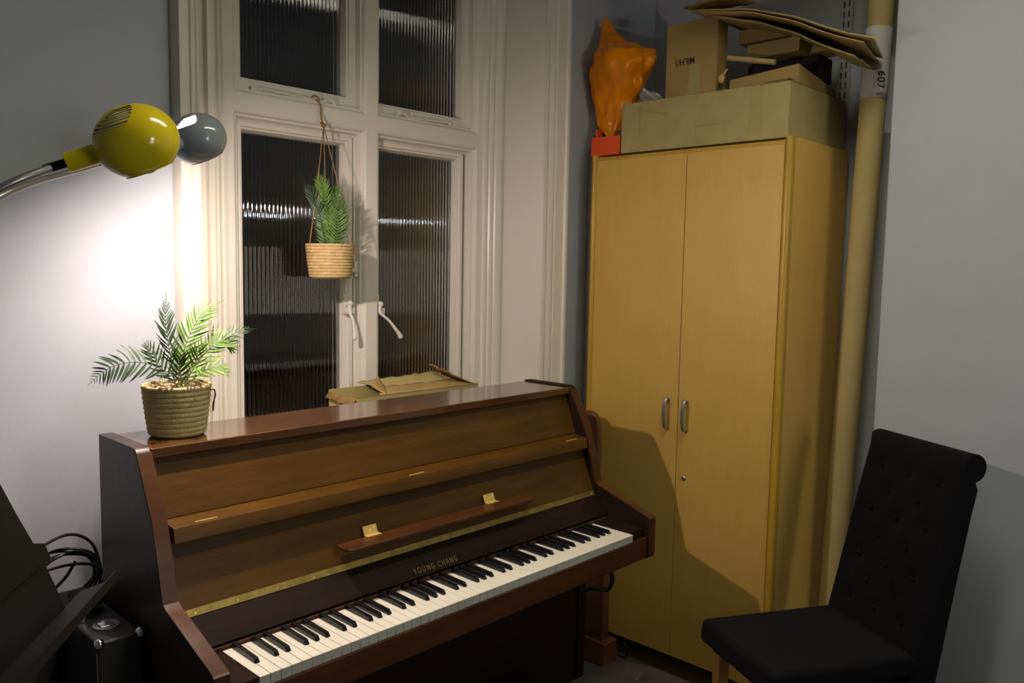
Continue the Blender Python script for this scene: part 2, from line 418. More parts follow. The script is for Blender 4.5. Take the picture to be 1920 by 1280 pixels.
# unseen door added behind the camera; its glow makes bands in the reeded glass
d1 = bpy.data.objects.new('added_door', None); COL.objects.link(d1); d1.location = (.75, YB, 0); ORG['added_door'] = Vector((.75, YB, 0)); struct(d1)
b = MB(); b.box(.35, .50, YB, YB + .04, 0, 2.02); b.box(1.0, 1.15, YB, YB + .04, 0, 2.02); b.box(.50, 1.0, YB, YB + .04, 0, 1.10); b.box(.50, 1.0, YB, YB + .04, 1.64, 2.02)
b.build('door_leaf', 'cream', d1, bevel=.003)
b = MB(); b.box(.27, .35, YB, YB + .06, 0, 2.10); b.box(1.15, 1.23, YB, YB + .06, 0, 2.10); b.box(.35, 1.15, YB, YB + .06, 2.02, 2.10); b.build('door_frame', 'cream', d1, bevel=.003)
MB().box(.50, 1.0, YB + .01, YB + .016, 1.10, 1.64).build('added_glow_panel', emis('added_panel_glow', (1.0, .9, .72), 1.3), d1)  # added glow, no corridor beyond: feeds the dim stripes reflected in the ribs
MB().box(.50, 1.0, YB + .041, YB + .046, 1.875, 1.903).build('added_glow_strip', emis('added_strip_glow', (.9, .97, 1.0), 24.0), d1)  # added glowing strip, no tube behind it; gives the bright reflected band
MB().tube([(.42, YB + .04, 1.0), (.42, YB + .09, 1.0), (.50, YB + .09, 1.0)], .009, 10).build('door_handle', 'steel', d1)

# shelving uprights in the alcove
for i, y in enumerate((.455, -.118)):
    t = MB().box(XB - .014, XB, y - .022, y + .022, 0.3, H - .12).build('shelf_upright', 'upright', bevel=.002)
    tag(t, ['slotted metal shelf upright on alcove wall above the orange bag and boxes', 'slotted metal shelf upright on alcove wall left of the leaning tube'][i], 'shelf upright', 'shelf uprights in the alcove')
    b = MB(); z = 0.35
    while z < H - .2:
        for dy in (-.009, .009): b.box(XB - .0155, XB - .0138, y + dy - .0022, y + dy + .0022, z, z + .022)
        z += .036
    b.build('slot', 'ink', t, smooth=False)

# ceiling tube light and whiteboard behind the photographer
t = thing('ceiling_light', (.7, -.70, H), 'long rectangular light fitting on the ceiling', 'ceiling light')
b = MB(); b.box(.05, 1.35, -.80, -.785, H - .11, H); b.box(.05, 1.35, -.615, -.60, H - .11, H); b.box(.05, .065, -.785, -.615, H - .11, H); b.box(1.335, 1.35, -.785, -.615, H - .11, H); b.box(.065, 1.335, -.785, -.615, H - .02, H)
b.build('housing', 'ceil', t)
MB().box(.07, 1.33, -.78, -.62, H - .045, H - .035).build('diffuser', 'tube_on', t)

# ================================================================== PIANO
P = thing('upright_piano', (.61, .25, 0), 'dark walnut upright piano with open keyboard and brass hinges under the window', 'piano')
XA, XI, XJ, XZ = -.098, -.066, 1.2875, 1.320
side = [(.514, 0), (.514, 1.136), (.330, 1.136), (.319, 1.133), (.312, 1.125), (.244, 1.0), (.215, .90), (.203, .850), (.196, .838), (.184, .831), (.168, .826), (-.004, .7705), (-.010, .765), (-.010, .648), (-.004, .642), (.25, .630), (.25, 0)]
for x0, x1 in ((XA, XI), (XJ, XZ)):
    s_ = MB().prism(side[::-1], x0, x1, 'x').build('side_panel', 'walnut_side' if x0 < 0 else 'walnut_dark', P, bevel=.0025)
# reddish top edges of the cheeks: solid-wood lipping
def lipping(x0, x1):
    e = [(.312, 1.1255), (.244, 1.0005), (.2155, .90), (.2035, .8505), (.1965, .8385), (.184, .8315), (.168, .8265), (-.004, .771), (-.0105, .765), (-.0105, .655)]
    off = [(y - .0022, z + .0006) if z > .84 else ((y, z + .0016) if y > 0 else (y - .0016, z)) for y, z in e]
    MB().prism(off + e[::-1], x0 + .0005, x1 - .0005, 'x').build('edge_lipping', 'walnut_red', P)
lipping(XA, XI); lipping(XJ, XZ)
MB().box(XI, XJ, .314, .512, 1.110, 1.1315).build('lid', 'walnut_lid', P, bevel=.0025)
MB().box(XI, XJ, .495, .510, .05, 1.109).build('back_panel', 'walnut_dark', P)
MB().prism([(.330, 1.109), (.285, .986), (.305, .986), (.350, 1.109)], XI, XJ, 'x').build('upper_panel', 'walnut', P)
MB().box(XI, XJ, .345, .50, 1.095, 1.109).build('lid_batten', 'walnut_dark', P)
MB().prism([(.300, .986), (.236, .979), (.2335, .976), (.2285, .946), (.300, .946)], XI + .008, XJ - .004, 'x').build('fallboard_strip', 'walnut', P, bevel=.0015)
for x in (.015, .585, 1.215):
    MB().box(x - .024, x + .024, .2375, .2425, .979, .9815).build('strip_hinge', 'brass_bright', P)
MB().prism([(.262, .950), (.205, .812), (.220, .806), (.285, .950)], XI, XJ, 'x').build('fallboard', 'walnut', P)
MB().prism([(.2035, .8125), (.1985, .7985), (.205, .796), (.212, .812)], XI + .004, XJ - .002, 'x').build('piano_hinge', 'brass', P)
for k in range(15):
    MB().lathe([(.0028, 0), (.0028, .0012), (0, .0016)], (-.03 + k * .093, .1998, .804), 8, axis=(0, -.94, .34)).build('hinge_screw', 'brass_bright', P)
MB().prism([(.200, .798), (.156, .743), (.175, .735), (.225, .798)], XI, XJ, 'x').build('name_board', 'walnut_dark', P)
MB().box(XI + .0, XJ, .149, .157, .729, .7375).build('felt_strip', 'felt', P)
text_mesh('brand_lettering', 'YOUNG CHANG', .0215, 'gold_ink', P, (.589, .1647, .7555), (1, 0, 0), (0, .044, .055), spacing=1.55, scale_x=.66, bold=-.0001)
# music shelf
sl = Vector((0, .057, .138)).normalized(); sn = Vector((0, -.138, .057)).normalized()
b = MB()
pts = [(.320, .215), (.316, .182), (.322, .163), (.336, .158), (.945, .158), (.961, .163), (.973, .182), (.977, .215)]
b.prism([(p[0], p[1]) for p in pts][::-1], .852, .861, 'z')
shelf = b.build('music_shelf', 'walnut_red', P, bevel=.003)
for x in (.423, .833):
    b = MB(); c = Vector((x, .2215, .872)); b.obox(c, (1, 0, 0), sl, sn, .020, .0115, .0012)
    b.box(x - .020, x + .023, .203, .2195, .861, .8625)
    b.tube([(x - .02, .2178, .8625), (x + .02, .2178, .8625)], .0022, 8)
    for dx, dz in ((-.012, .003), (.0, -.002), (.012, .003)): b.sphere(c + Vector((dx, 0, 0)) + sl * dz + sn * .0012, .002, 8, 6)
    b.build('shelf_hinge', 'brass_bright', P)
# key bed
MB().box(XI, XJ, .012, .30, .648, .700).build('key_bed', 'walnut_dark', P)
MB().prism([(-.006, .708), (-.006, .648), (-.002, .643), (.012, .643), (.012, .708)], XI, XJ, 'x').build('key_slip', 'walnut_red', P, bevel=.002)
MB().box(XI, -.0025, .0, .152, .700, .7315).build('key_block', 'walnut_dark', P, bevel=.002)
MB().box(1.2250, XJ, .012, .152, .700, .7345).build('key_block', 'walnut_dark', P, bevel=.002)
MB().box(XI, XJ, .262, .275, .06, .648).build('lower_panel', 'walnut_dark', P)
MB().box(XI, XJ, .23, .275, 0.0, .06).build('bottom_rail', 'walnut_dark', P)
# keys: one white key and one black key, copied along
kp = 1.222 / 52
b = MB(); b.box(.0006, kp - .0006, 0, .150, .7275, .730); b.box(.0008, kp - .0008, .0015, .150, .704, .7275)
wk = b.build('white_key', 'ivory', P, bevel=.0006)
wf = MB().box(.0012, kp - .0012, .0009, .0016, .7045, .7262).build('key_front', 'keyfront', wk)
for i in range(1, 52):
    o = wk.copy(); COL.objects.link(o); o.parent = P; o.location.x += i * kp
    f = wf.copy(); COL.objects.link(f); f.parent = o
pat = []
for i in range(51):
    n = (i + 5) % 7         # key 0 is A; letters from C: A=5
    if n in (0, 1, 3, 4, 5): pat.append((i, {0: -.0016, 1: .0016, 3: -.002, 4: 0, 5: .002}[n]))
b = MB()
w0, w1 = .0058, .0045
b.hexa([(-w0, .052, .730), (w0, .052, .730), (w0, .150, .730), (-w0, .150, .730)], [(-w1, .0585, .7405), (w1, .0585, .7405), (w1, .150, .7425), (-w1, .150, .7425)])
bk = b.build('black_key', 'ebony', P, bevel=.0016, seg=3)
x0 = bk.location.x
for q, (i, d) in enumerate(pat):
    o = bk if q == 0 else bk.copy()
    if q: COL.objects.link(o); o.parent = P
    o.location.x = x0 + (i + 1) * kp + d
b = MB()
for x in (.53, .61, .69):
    p_ = MB(); p_.tube(spline([(x, .26, .05), (x, .20, .06), (x, .16, .045), (x, .14, .035)], 4), .006, 8); p_.sphere((x, .13, .033), .016, 12, 8, (1, 1.5, .4)); p_.build('pedal', 'brass', P)

# ================================================================== CABINET
C_ = thing('storage_cabinet', (2.02, .24, 0), 'tall beech two-door cupboard in the corner with boxes piled on top', 'cabinet')
cy0, cy1, cx, cxb, ct = -.169, .646, 1.795, 2.243, 1.952
def cpanel(y0, y1):
    pr = [(cxb, y0), (cxb, y1), (cx + .004, y1), (cx - .004, y1 - .004), (cx - .006, (y0 + y1) / 2), (cx - .004, y0 + .004), (cx + .004, y0)]
    o = MB().prism(pr, 0, ct, 'z').build('side_panel', 'beech', C_, bevel=.002)
    e = [(cx + .022, y0 - .0006), (cx + .022, y1 + .0006), (cx + .003, y1 + .0006), (cx - .005, y1 - .004), (cx - .0072, (y0 + y1) / 2), (cx - .005, y0 + .004), (cx + .003, y0 - .0006)]
    MB().prism(e, .0005, ct + .0006, 'z').build('edge_lipping', 'beech_edge', o, sharp=50)
cpanel(cy0, cy0 + .025); cpanel(cy1 - .022, cy1)
MB().box(cx + .003, cxb, cy0 + .025, cy1 - .022, 1.918, 1.944).build('top_panel', 'beech_edge', C_, bevel=.002)
MB().box(cxb - .008, cxb, cy0 + .02, cy1 - .02, .05, 1.92).build('back_panel', 'beech', C_)
MB().box(cx + .03, cxb, cy0 + .025, cy1 - .022, .0, .080).build('plinth', 'kick', C_)
for y0, y1, hy in ((.2232, .6225, .262), (-.1425, .2205, .184)):
    d = MB().box(cx + .001, cx + .020, y0, y1, .083, 1.930).build('door', 'beech', C_, bevel=.0012)
    b = MB(); z0, z1 = .942, 1.050
    pts = spline([(cx - .001, hy, z1 - .003), (cx - .014, hy, z1), (cx - .024, hy, z1 - .012), (cx - .028, hy, z1 - .035), (cx - .028, hy, z0 + .035), (cx - .024, hy, z0 + .012), (cx - .014, hy, z0), (cx - .001, hy, z0 + .003)], 5)
    b.tube(pts, [.0052 + .0022 * math.sin(PI * i / (len(pts) - 1)) for i in range(len(pts))], 10)
    b.build('handle', 'steel', d)
lk = MB(); lk.lathe([(.0088, -.001), (.0088, .003), (.006, .0045), (.006, .0035), (0, .0035)], (cx + .001, .187, .764), 20, axis=(-1, 0, 0)); lk.build('lock', 'steel', C_)
MB().box(cx - .0032, cx - .002, .1862, .1878, .760, .768).build('keyhole', 'ink', C_)

# ================================================================== THINGS ON THE CABINET
def open_box(name, x0, x1, y0, y1, z0, z1, m, label, cat='cardboard box', th=.005, parts=True, rz=0):
    t = thing(name, ((x0 + x1) / 2, (y0 + y1) / 2, z0), label, cat)
    b = MB(); b.box(x0, x1, y0, y1, z0, z0 + th); b.box(x0, x0 + th, y0, y1, z0, z1); b.box(x1 - th, x1, y0, y1, z0, z1); b.box(x0, x1, y0, y0 + th, z0, z1); b.box(x0, x1, y1 - th, y1, z0, z1)
    b.build('carton', m, t, bevel=.002)
    return t
bx0, bx1, by0, by1, bz0, bz1 = 1.812, 2.262, -.143, .523, 1.9535, 2.134
big = open_box('cardboard_box', bx0, bx1, by0, by1, bz0, bz1, 'card', 'wide taped cardboard box lying across the top of the beech cupboard')
for y, w in ((.475, .035), (.04, .045), (-.095, .045), (.26, .06)):
    MB().box(bx0 - .0012, bx0, y - w, y + w, bz0 + .004, bz1 - .003).build('tape_strip', 'tape', big)
MB().box(bx0 - .0009, bx0 - .0001, by0 + .02, by1 - .01, bz0 + .07, bz0 + .073).build('crease', 'card', big)
MB().hexa([(bx0 - .001, -.125, bz1 - .003), (bx0 + .03, -.125, bz1), (bx0 + .03, -.04, bz1), (bx0 - .001, -.04, bz1 - .003)], [(bx0 + .02, -.13, bz1 + .012), (bx0 + .05, -.13, bz1 + .012), (bx0 + .05, -.05, bz1 + .010), (bx0 + .02, -.05, bz1 + .010)]).build('torn_flap', 'card_torn', big)
# upright carton with the upside-down print, standing in the big one
mt = thing('cardboard_box', (1.96, .28, 1.9585), 'upright cardboard carton with upside-down MILH/1 print standing in the wide box', 'cardboard box')
MB().box(1.895, 1.965, .176, .388, 1.96, 2.415).build('carton', 'card2', mt, bevel=.002)
MB().box(1.8938, 1.8948, .240, .290, 2.0, 2.26).build('tape_strip', 'tape', mt)
text_mesh('printed_text', 'MILH/1', .034, 'ink', mt, (1.8942, .308, 2.276), (0, 1, 0.0), (0, 0, -1), scale_x=.82, depth=.0004, bold=.0003)
# inner carton with sloping top
t = thing('cardboard_box', (2.05, .0, 1.9585), 'cardboard carton with a closed sloping top inside the wide box, near its right end', 'cardboard box')
MB().hexa([(1.90, -.128, 1.96), (2.20, -.128, 1.96), (2.20, .125, 1.96), (1.90, .125, 1.96)], [(1.90, -.128, 2.205), (2.20, -.128, 2.165), (2.20, .125, 2.17), (1.90, .125, 2.185)]).build('carton', 'card2', t, bevel=.002)
# small flat cartons stacked behind
def small(x, y, z, hx, hy, hz, rz, m, label, slot=None):
    t = thing('small_carton', (x, y, z - hz), label, 'small box')
    c, s = math.cos(rz), math.sin(rz)
    MB().obox((x, y, z), (c, s, 0), (-s, c, 0), (0, 0, 1), hx, hy, hz).build('carton', m, t, bevel=.0015)
    if slot: MB().obox((x - c * (hx + .0006), y - s * hx + slot[0], z + slot[1]), (c, s, 0), (-s, c, 0), (0, 0, 1), .0006, slot[2], slot[3]).build('printed_mark', slot[4], t)
    return t
small(2.065, .055, 2.358, .05, .105, .024, .02, 'card2', 'small brown carton on top of the stack just beneath the flattened cardboard sheets', None)
small(2.04, .005, 2.292, .06, .10, .025, -.06, 'card', 'small brown carton in the middle of the stack, with faint print', (-.03, .0, .018, .006, 'card_torn'))
small(2.09, -.135, 2.291, .05, .032, .022, -.2, 'card', 'tiny square brown carton at the right end of the small stack', None)
small(2.12, .01, 2.226, .06, .13, .042, .03, 'darkstuff', 'dark box under the small brown cartons behind the sloping carton', None)
t = MB().obox((2.035, -.082, 2.336), (1, .2, 0), (-.2, 1, 0), (0, 0, 1), .035, .035, .017).build('paper_card', 'paper', bevel=.001); tag(t, 'small white card box beside the topmost small brown carton', 'small box')
t = MB().tube([(1.90, .135, 2.262), (1.905, -.04, 2.222)], .0095, 14).build('cardboard_tube', 'tube', bevel=.001); tag(t, 'thin cream cardboard tube lying above the sloping carton', 'tube')
b = MB(); b.sphere((1.885, .150, 2.190), .016, 14, 8, (.35, .8, 1.0)); b.tube([(1.885, .146, 2.20), (1.888, .128, 2.222)], .004)
t = b.build('wooden_spoon', 'beech', bevel=0); tag(t, 'pale wooden spoon head poking out between the two cartons', 'spoon')
# flattened cartons on top
def sheet(name, corners, m, label, th=.004, bend=0.02, group='flattened cartons on the pile'):
    c = [Vector(p) for p in corners]; b = MB()
    def f(u, v):
        p = (c[0] * (1 - u) + c[1] * u) * (1 - v) + (c[3] * (1 - u) + c[2] * u) * v
        p.z += bend * math.sin(PI * min(1, u * 1.15)) + .0015 * math.sin(23 * u + 5 * v); return p
    b.grid(f, 24, 6)
    o = b.build(name, m, solid=th); tag(o, label, 'cardboard sheet', group); return o
sheet('flattened_carton', [(1.80, .235, 2.418), (1.805, -.405, 2.220), (2.065, -.335, 2.220), (2.15, .22, 2.430)], 'card', 'longest flattened cardboard sheet at the top of the pile, bowed over the boxes', bend=.034)
sheet('flattened_carton', [(1.79, .195, 2.404), (1.800, -.375, 2.212), (2.06, -.325, 2.206), (2.12, .19, 2.410)], 'card2', 'second flattened cardboard sheet just under the topmost bowed one', bend=.030)
sheet('flattened_carton', [(1.83, .16, 2.394), (1.835, -.335, 2.185), (2.065, -.31, 2.185), (2.12, .15, 2.398)], 'card', 'lowest flattened cardboard sheet with folded end near the leaning tube', bend=.022)
t = sheet('torn_cardboard_piece', [(1.785, .250, 2.428), (1.79, .06, 2.432), (1.92, .05, 2.438), (1.93, .24, 2.438)], 'card_torn', 'torn brown cardboard scrap on the left end of the flattened pile', bend=.006, th=.005)
# orange tray, orange bag and clear film
t = thing('plastic_tray', (1.87, .60, 1.9535), 'bright orange plastic tray on the left corner of the cupboard under the bag', 'tray')
b = MB(); X0, X1, Y0, Y1 = 1.815, 1.93, .532, .668
b.box(X0, X1, Y0, Y1, 1.9535, 1.957)
for a in ((X0, X0 + .004, Y0, Y1), (X1 - .004, X1, Y0, Y1), (X0, X1, Y0, Y0 + .004), (X0, X1, Y1 - .004, Y1)): b.box(*a, 1.9535, 2.024)
b.build('tray_body', 'orange_tray', t, bevel=.002)
MB().box(X0 + .02, X0 + .05, Y1 - .012, Y1 - .004, 2.02, 2.06).build('tray_tab', 'orange_tray', t)
t = MB().sphere((1.873, .60, 1.995), .045, 16, 10, (.9, 1.2, .75)).build('dark_cloth', 'darkstuff'); tag(t, 'dark bundle stuffed in the orange tray', 'cloth')
def bagpt(u, v):
    # v: 0 bottom .. 1 tip ; u around
    z = 2.035 + v * .455
    cyc = [(0, .625, .030), (.08, .622, .060), (.25, .60, .098), (.42, .575, .125), (.58, .555, .148), (.66, .565, .138), (.72, .60, .100), (.80, .635, .060), (.9, .655, .032), (1, .662, .008)]
    for (a, y0, r0), (b_, y1, r1) in zip(cyc, cyc[1:]):
        if a <= v <= b_:
            k = (v - a) / (b_ - a); k = k * k * (3 - 2 * k); cy = y0 + (y1 - y0) * k; r = r0 + (r1 - r0) * k; break
    a = 2 * PI * u
    r *= 1 + .07 * math.sin(3 * a + 6 * v) + .05 * math.sin(7 * a - 13 * v) + .035 * math.sin(11 * a + 21 * v)
    y = cy + r * .92 * math.sin(a)
    y = min(y, .714)
    return Vector((1.868 + r * .60 * math.cos(a) + .012 * math.sin(9 * v), y, z + .014 * math.sin(2 * a + 3) * (1 - v)))
t = MB().grid(bagpt, 72, 60, True).build('plastic_bag', 'orange_bag', sharp=80); tag(t, 'crumpled orange plastic carrier bag with a peaked top beside the cardboard boxes', 'bag')
def film(u, v):
    return Vector((1.87 + .05 * v, .40 + .17 * u, 2.140 + .055 * math.sin(PI * (1 - v) * .5) * math.sin(PI * (.3 + .6 * (1 - u))) + .008 * math.sin(17 * u + 5 * v) + .006 * math.sin(31 * v + 9 * u)))
t = MB().grid(film, 30, 16).build('clear_plastic_wrap', 'film', solid=.0008); tag(t, 'crinkled clear plastic wrap between the orange bag and the upright carton', 'plastic wrap')

# ================================================================== LEANING TUBE
t = thing('long_roll', (2.12, -.205, 0), 'tall kraft paper roll leaning in the gap between cupboard and wall', 'roll')
A = Vector((2.12, -.232, .0)); B = Vector((2.12, -.310, 2.72)); ax = (B - A).normalized()
MB().tube([A, B], .0415, 32).build('roll_body', 'tube', t)
u_ = Vector((0, 0, 1)); rr = .0427
SG = 1
def onroll(z, ang, r=rr):
    p = A + (B - A) * (z / 2.72); e1 = Vector((-.93, -.365, 0)); e1 = (e1 - ax * e1.dot(ax)).normalized(); e2 = ax.cross(e1)
    return p + (e1 * math.cos(ang) + e2 * math.sin(ang)) * r
b = MB(); b.grid(lambda u, v: onroll(2.098 + .232 * v + .003 * math.sin(4 * u), -1.75 + 3.5 * u), 24, 8)
lab = b.build('paper_label', 'paper', t, solid=.001)
def wrap_text(body, size, zc, angc, rot, bold):
    cu = bpy.data.curves.new('t', 'FONT'); cu.body = body; cu.size = size; cu.align_x = 'CENTER'; cu.align_y = 'CENTER'; cu.offset = bold; cu.space_character = 1.15
    o = bpy.data.objects.new('tmp_text', cu); COL.objects.link(o); dg = bpy.context.evaluated_depsgraph_get(); me = bpy.data.meshes.new_from_object(o.evaluated_get(dg))
    bpy.data.objects.remove(o); vs = []
    for v in me.vertices:
        x, y = v.co.x, v.co.y
        if rot: x, y = y, -x       # reads downwards
        vs.append(onroll(zc + y, angc + x / rr, rr + .0026))
    mb = MB(); mb.add(vs, [tuple(p.vertices) for p in me.polygons]); mb.build('printed_number', 'ink', lab, smooth=False)
wrap_text('607', .034, 2.158, SG * .42, True, .0006); wrap_text('607', .013, 2.112, SG * .42, False, 0)

# ================================================================== BROWN STAND AND CABLE BEHIND THE PIANO
t = thing('wooden_stand', (1.69, .56, 0), 'reddish-brown wooden stand with rounded top and square post between piano and cupboard', 'wooden stand')
pr = []
for k in range(9):
    a = PI / 2 * k / 8; pr.append((.545 - .045 * math.sin(a), .915 + .06 * math.cos(a)))
prof = [(.700, .975)] + pr + [(.496, .84), (.502, .74), (.510, .66), (.545, .56), (.70, .56)]
MB().prism(prof[::-1], 1.69, 1.715, 'x').build('backrest_panel', 'brownboard', t, bevel=.008, seg=3)
MB().box(1.69, 1.73, .455, .62, .09, .62).build('post', 'brownboard', t, bevel=.003)
MB().box(1.675, 1.755, .43, .64, .0, .093).build('foot', 'brownboard', t, bevel=.006)
b = MB(); b.tube(spline([(1.50, .42, .60), (1.545, .385, .545), (1.575, .355, .47), (1.585, .338, .405), (1.605, .368, .350), (1.635, .42, .325), (1.650, .50, .30), (1.645, .60, .20), (1.645, .66, .05), (1.645, .66, .010)], 8), .0085, 10)
o = b.build('power_cable', 'rubber'); tag(o, 'thick black cable looping out from behind the piano keyboard arm', 'cable')
b = MB(); b.tube([(1.795, .437 + .030 * math.cos(a), .034 + .030 * math.sin(a)) for a in [2 * PI * k / 28 for k in range(28)]], .0028, 8, closed=True)
o = b.build('rubber_ring', 'rubber'); tag(o, 'thin black ring leaning on the plinth under the cupboard', 'ring')

# ================================================================== CARDBOARD BOX ON THE WINDOW BOARD
t = thing('cardboard_box', (.92, .72, .985), 'torn open cardboard box standing on the window board behind the piano', 'cardboard box')
b = MB(); X0, X1, Y0, Y1, zt = .685, 1.19, .640, .790, 1.118
b.box(X0, X1, Y0, Y1, .9855, .990)
for a in ((X0, X0 + .004, Y0, Y1), (X1 - .004, X1, Y0, Y1), (X0, X1, Y0, Y0 + .004)): b.box(*a, .9855, zt)
b.box(X0, X1, Y1 - .004, Y1, .9855, 1.128)
b.build('carton', 'card', t, bevel=.001)
def flap(pts, m='card', th=.004, n=6, j=.004):
    c = [Vector(p) for p in pts]; b = MB(); random.seed(int(c[0].x * 1000))
    def f(u, v):
        p = (c[0] * (1 - u) + c[1] * u) * (1 - v) + (c[3] * (1 - u) + c[2] * u) * v
        if v > .99: p = p + Vector((0, 0, random.uniform(-j, j)))
        return p
    b.grid(f, n * 3, n); return b.build('box_flap', m, t, solid=th)
flap([(.86, .742, 1.120), (1.18, .742, 1.120), (1.16, .800, 1.148), (.80, .800, 1.140)])
flap([(.775, .645, 1.118), (1.19, .645, 1.112), (1.18, .745, 1.121), (.84, .745, 1.122)], 'card2')
flap([(1.19, .655, 1.112), (1.188, .790, 1.118), (1.10, .80, 1.178), (1.115, .70, 1.150)], 'card_torn', j=.006)
flap([(.80, .645, 1.118), (.86, .73, 1.120), (.835, .735, 1.160), (.775, .69, 1.140)], 'card2', j=.005)
flap([(X0 + .002, .642, 1.118), (X0 + .002, .790, 1.118), (.672, .788, 1.105), (.668, .645, 1.09)], 'card_torn', j=.004)

# ================================================================== PLANTS
def rope_pot(parent, c, z0, z1, r0, r1, m, nring=10):
    prof = [(0, z0 + .003), (r0 * .86, z0)]; N = nring * 8
    for i in range(N + 1):
        tt = i / N; ph = (i % 8) / 8; base = r0 + (r1 - r0) * (tt ** .75); hh = (z1 - z0)
        bulge = .0028 * abs(math.sin(PI * tt * nring)) ** .6
        if tt < .08: base *= .90 + .10 * math.sin(tt / .08 * PI / 2)
        prof.append((base - .0034 + bulge, z0 + tt * hh))
    prof += [(r1 - .008, z1 - .001), (r1 - .010, z1 - .016), (0, z1 - .016)]
    MB().lathe(prof, (c[0], c[1], 0), 64, caps=False).build('rope_pot', m, parent, sharp=70)
def gravel(parent, c, z, r, n=130, sz=.0045):
    b = MB()
    for k in range(n):
        a = random.uniform(0, 2 * PI); q = r * math.sqrt(random.random()); s = random.uniform(.6, 1.2) * sz
        b.sphere((c[0] + q * math.cos(a), c[1] + q * math.sin(a), z + random.uniform(-.002, .004) + .006 * (1 - q / r)), s, 6, 4, (random.uniform(.7, 1.3), random.uniform(.7, 1.3), random.uniform(.5, .9)))
    o = b.build('gravel', 'gravel', parent, smooth=False); o['kind'] = 'stuff'; return o
def frond(parent, pts, nleaf, llen, m, face=(-.70, -.70, .15), wid=.22, start=.12, taper=.75, curl=.25, ang=55, stem='fern_mid', rst=.0012):
    """rachis through pts with paired narrow leaflets lying roughly in the plane facing 'face'"""
    P_ = spline(pts, 10); b = MB(); L = len(P_); F = Vector(face).normalized()
    b.tube(P_, [rst * (1 - .7 * i / (L - 1)) for i in range(L)], 5)
    nleaf = int(nleaf * .9)
    for q in range(nleaf):
        t_ = start + (1 - start) * (q + .5) / nleaf; i = min(L - 2, int(t_ * (L - 1))); fr = t_ * (L - 1) - i
        p = P_[i].lerp(P_[i + 1], fr); d = (P_[i + 1] - P_[i]).normalized(); sd = d.cross(F)
        if sd.length < .1: sd = d.orthogonal()
        sd.normalize(); nf = sd.cross(d).normalized()
        env = math.sin(PI * min(1, (t_ - start) / (1 - start) * .75 + .28)) ** .8 * (1 - taper * max(0, t_ - .55) / .45 * .6)
        for sgn in (-1, 1):
            ll = llen * env * random.uniform(.88, 1.1); wid_ = wid * .55; a = math.radians(ang + random.uniform(-6, 6) - 25 * t_)
            dr = (d * math.cos(a) + sd * sgn * math.sin(a)).normalized(); w = ll * wid_ * .5
            wv = dr.cross(nf).normalized(); vs = []
            tilt = random.uniform(-.25, .25)
            for k, (s_, ww) in enumerate(((0, .35), (.25, 1), (.55, .95), (.82, .55), (1, .04))):
                c = p + dr * ll * s_ + d * (ll * curl * s_ * s_ * .6) + nf * (ll * (tilt * s_ - .18 * s_ * s_)) 
                vs += [c + wv * w * ww + nf * w * .25 * ww, c - nf * w * .1, c - wv * w * ww + nf * w * .25 * ww]
            fs = []
            for k in range(4):
                for e in (0, 1): fs.append((k * 3 + e, k * 3 + e + 1, k * 3 + e + 4, k * 3 + e + 3))
            b.add(vs, fs)
    return b.build('frond', m, parent, sharp=60)

cpx, cpy, cpz = .037, .418, 1.1325
t = thing('potted_fern', (cpx, cpy, cpz), 'fern in a coiled rope pot standing on the left end of the piano lid', 'potted plant')
rope_pot(t, (cpx, cpy), cpz, 1.247, .0610, .0750, 'rope2', 10)
MB().tube(spline([(cpx + .052, cpy - .053, 1.236), (cpx + .066, cpy - .048, 1.230), (cpx + .074, cpy - .028, 1.205), (cpx + .073, cpy - .024, 1.18), (cpx + .070, cpy - .03, 1.195), (cpx + .069, cpy - .045, 1.222)], 6), .0018, 6).build('twine_loop', 'twine', t)
gravel(t, (cpx, cpy), 1.238, .066)
g = Vector((cpx, cpy, 1.24))
frond(t, [(.037, .415, 1.24), (-.005, .405, 1.285), (-.055, .40, 1.303), (-.098, .41, 1.298), (-.125, .42, 1.280), (-.148, .425, 1.258)], 20, .046, 'fern_dark', wid=.26, start=.16, ang=72, face=(-.5, -.75, .5))
frond(t, [(.036, .42, 1.24), (.024, .42, 1.32), (.020, .43, 1.39), (.028, .44, 1.452)], 22, .040, 'fern_dark', wid=.20, start=.2, ang=48)
frond(t, [(.040, .42, 1.24), (.055, .41, 1.33), (.092, .405, 1.40), (.150, .40, 1.436)], 24, .046, 'fern', wid=.22, start=.14, ang=60)
frond(t, [(.050, .43, 1.245), (.10, .43, 1.30), (.15, .43, 1.335), (.20, .43, 1.358), (.245, .435, 1.360)], 20, .030, 'fern_dark', wid=.24, start=.30, ang=58, face=(-.4, -.8, .5))
frond(t, [(.045, .41, 1.24), (.085, .40, 1.300), (.118, .395, 1.335), (.150, .39, 1.332), (.172, .385, 1.308)], 20, .044, 'fern', wid=.2, start=.2, ang=60, face=(-.6, -.7, .3))
frond(t, [(.048, .405, 1.24), (.075, .37, 1.275), (.105, .35, 1.285), (.130, .34, 1.268)], 12, .040, 'fern', wid=.28, ang=60, face=(-.4, -.5, .8))
frond(t, [(.036, .40, 1.24), (.040, .365, 1.280), (.050, .34, 1.290), (.06, .325, 1.270)], 10, .036, 'fern', wid=.30, ang=60, face=(-.3, -.3, .9))
frond(t, [(.03, .40, 1.24), (.005, .37, 1.275), (-.02, .35, 1.285), (-.035, .34, 1.265)], 10, .034, 'fern_dark', wid=.30, ang=60, face=(-.3, -.3, .9))
frond(t, [(.04, .43, 1.24), (.06, .46, 1.30), (.09, .48, 1.33)], 12, .040, 'fern_mid', wid=.25)
frond(t, [(.035, .43, 1.24), (.01, .46, 1.30), (-.01, .48, 1.345)], 12, .038, 'fern_mid', wid=.25)
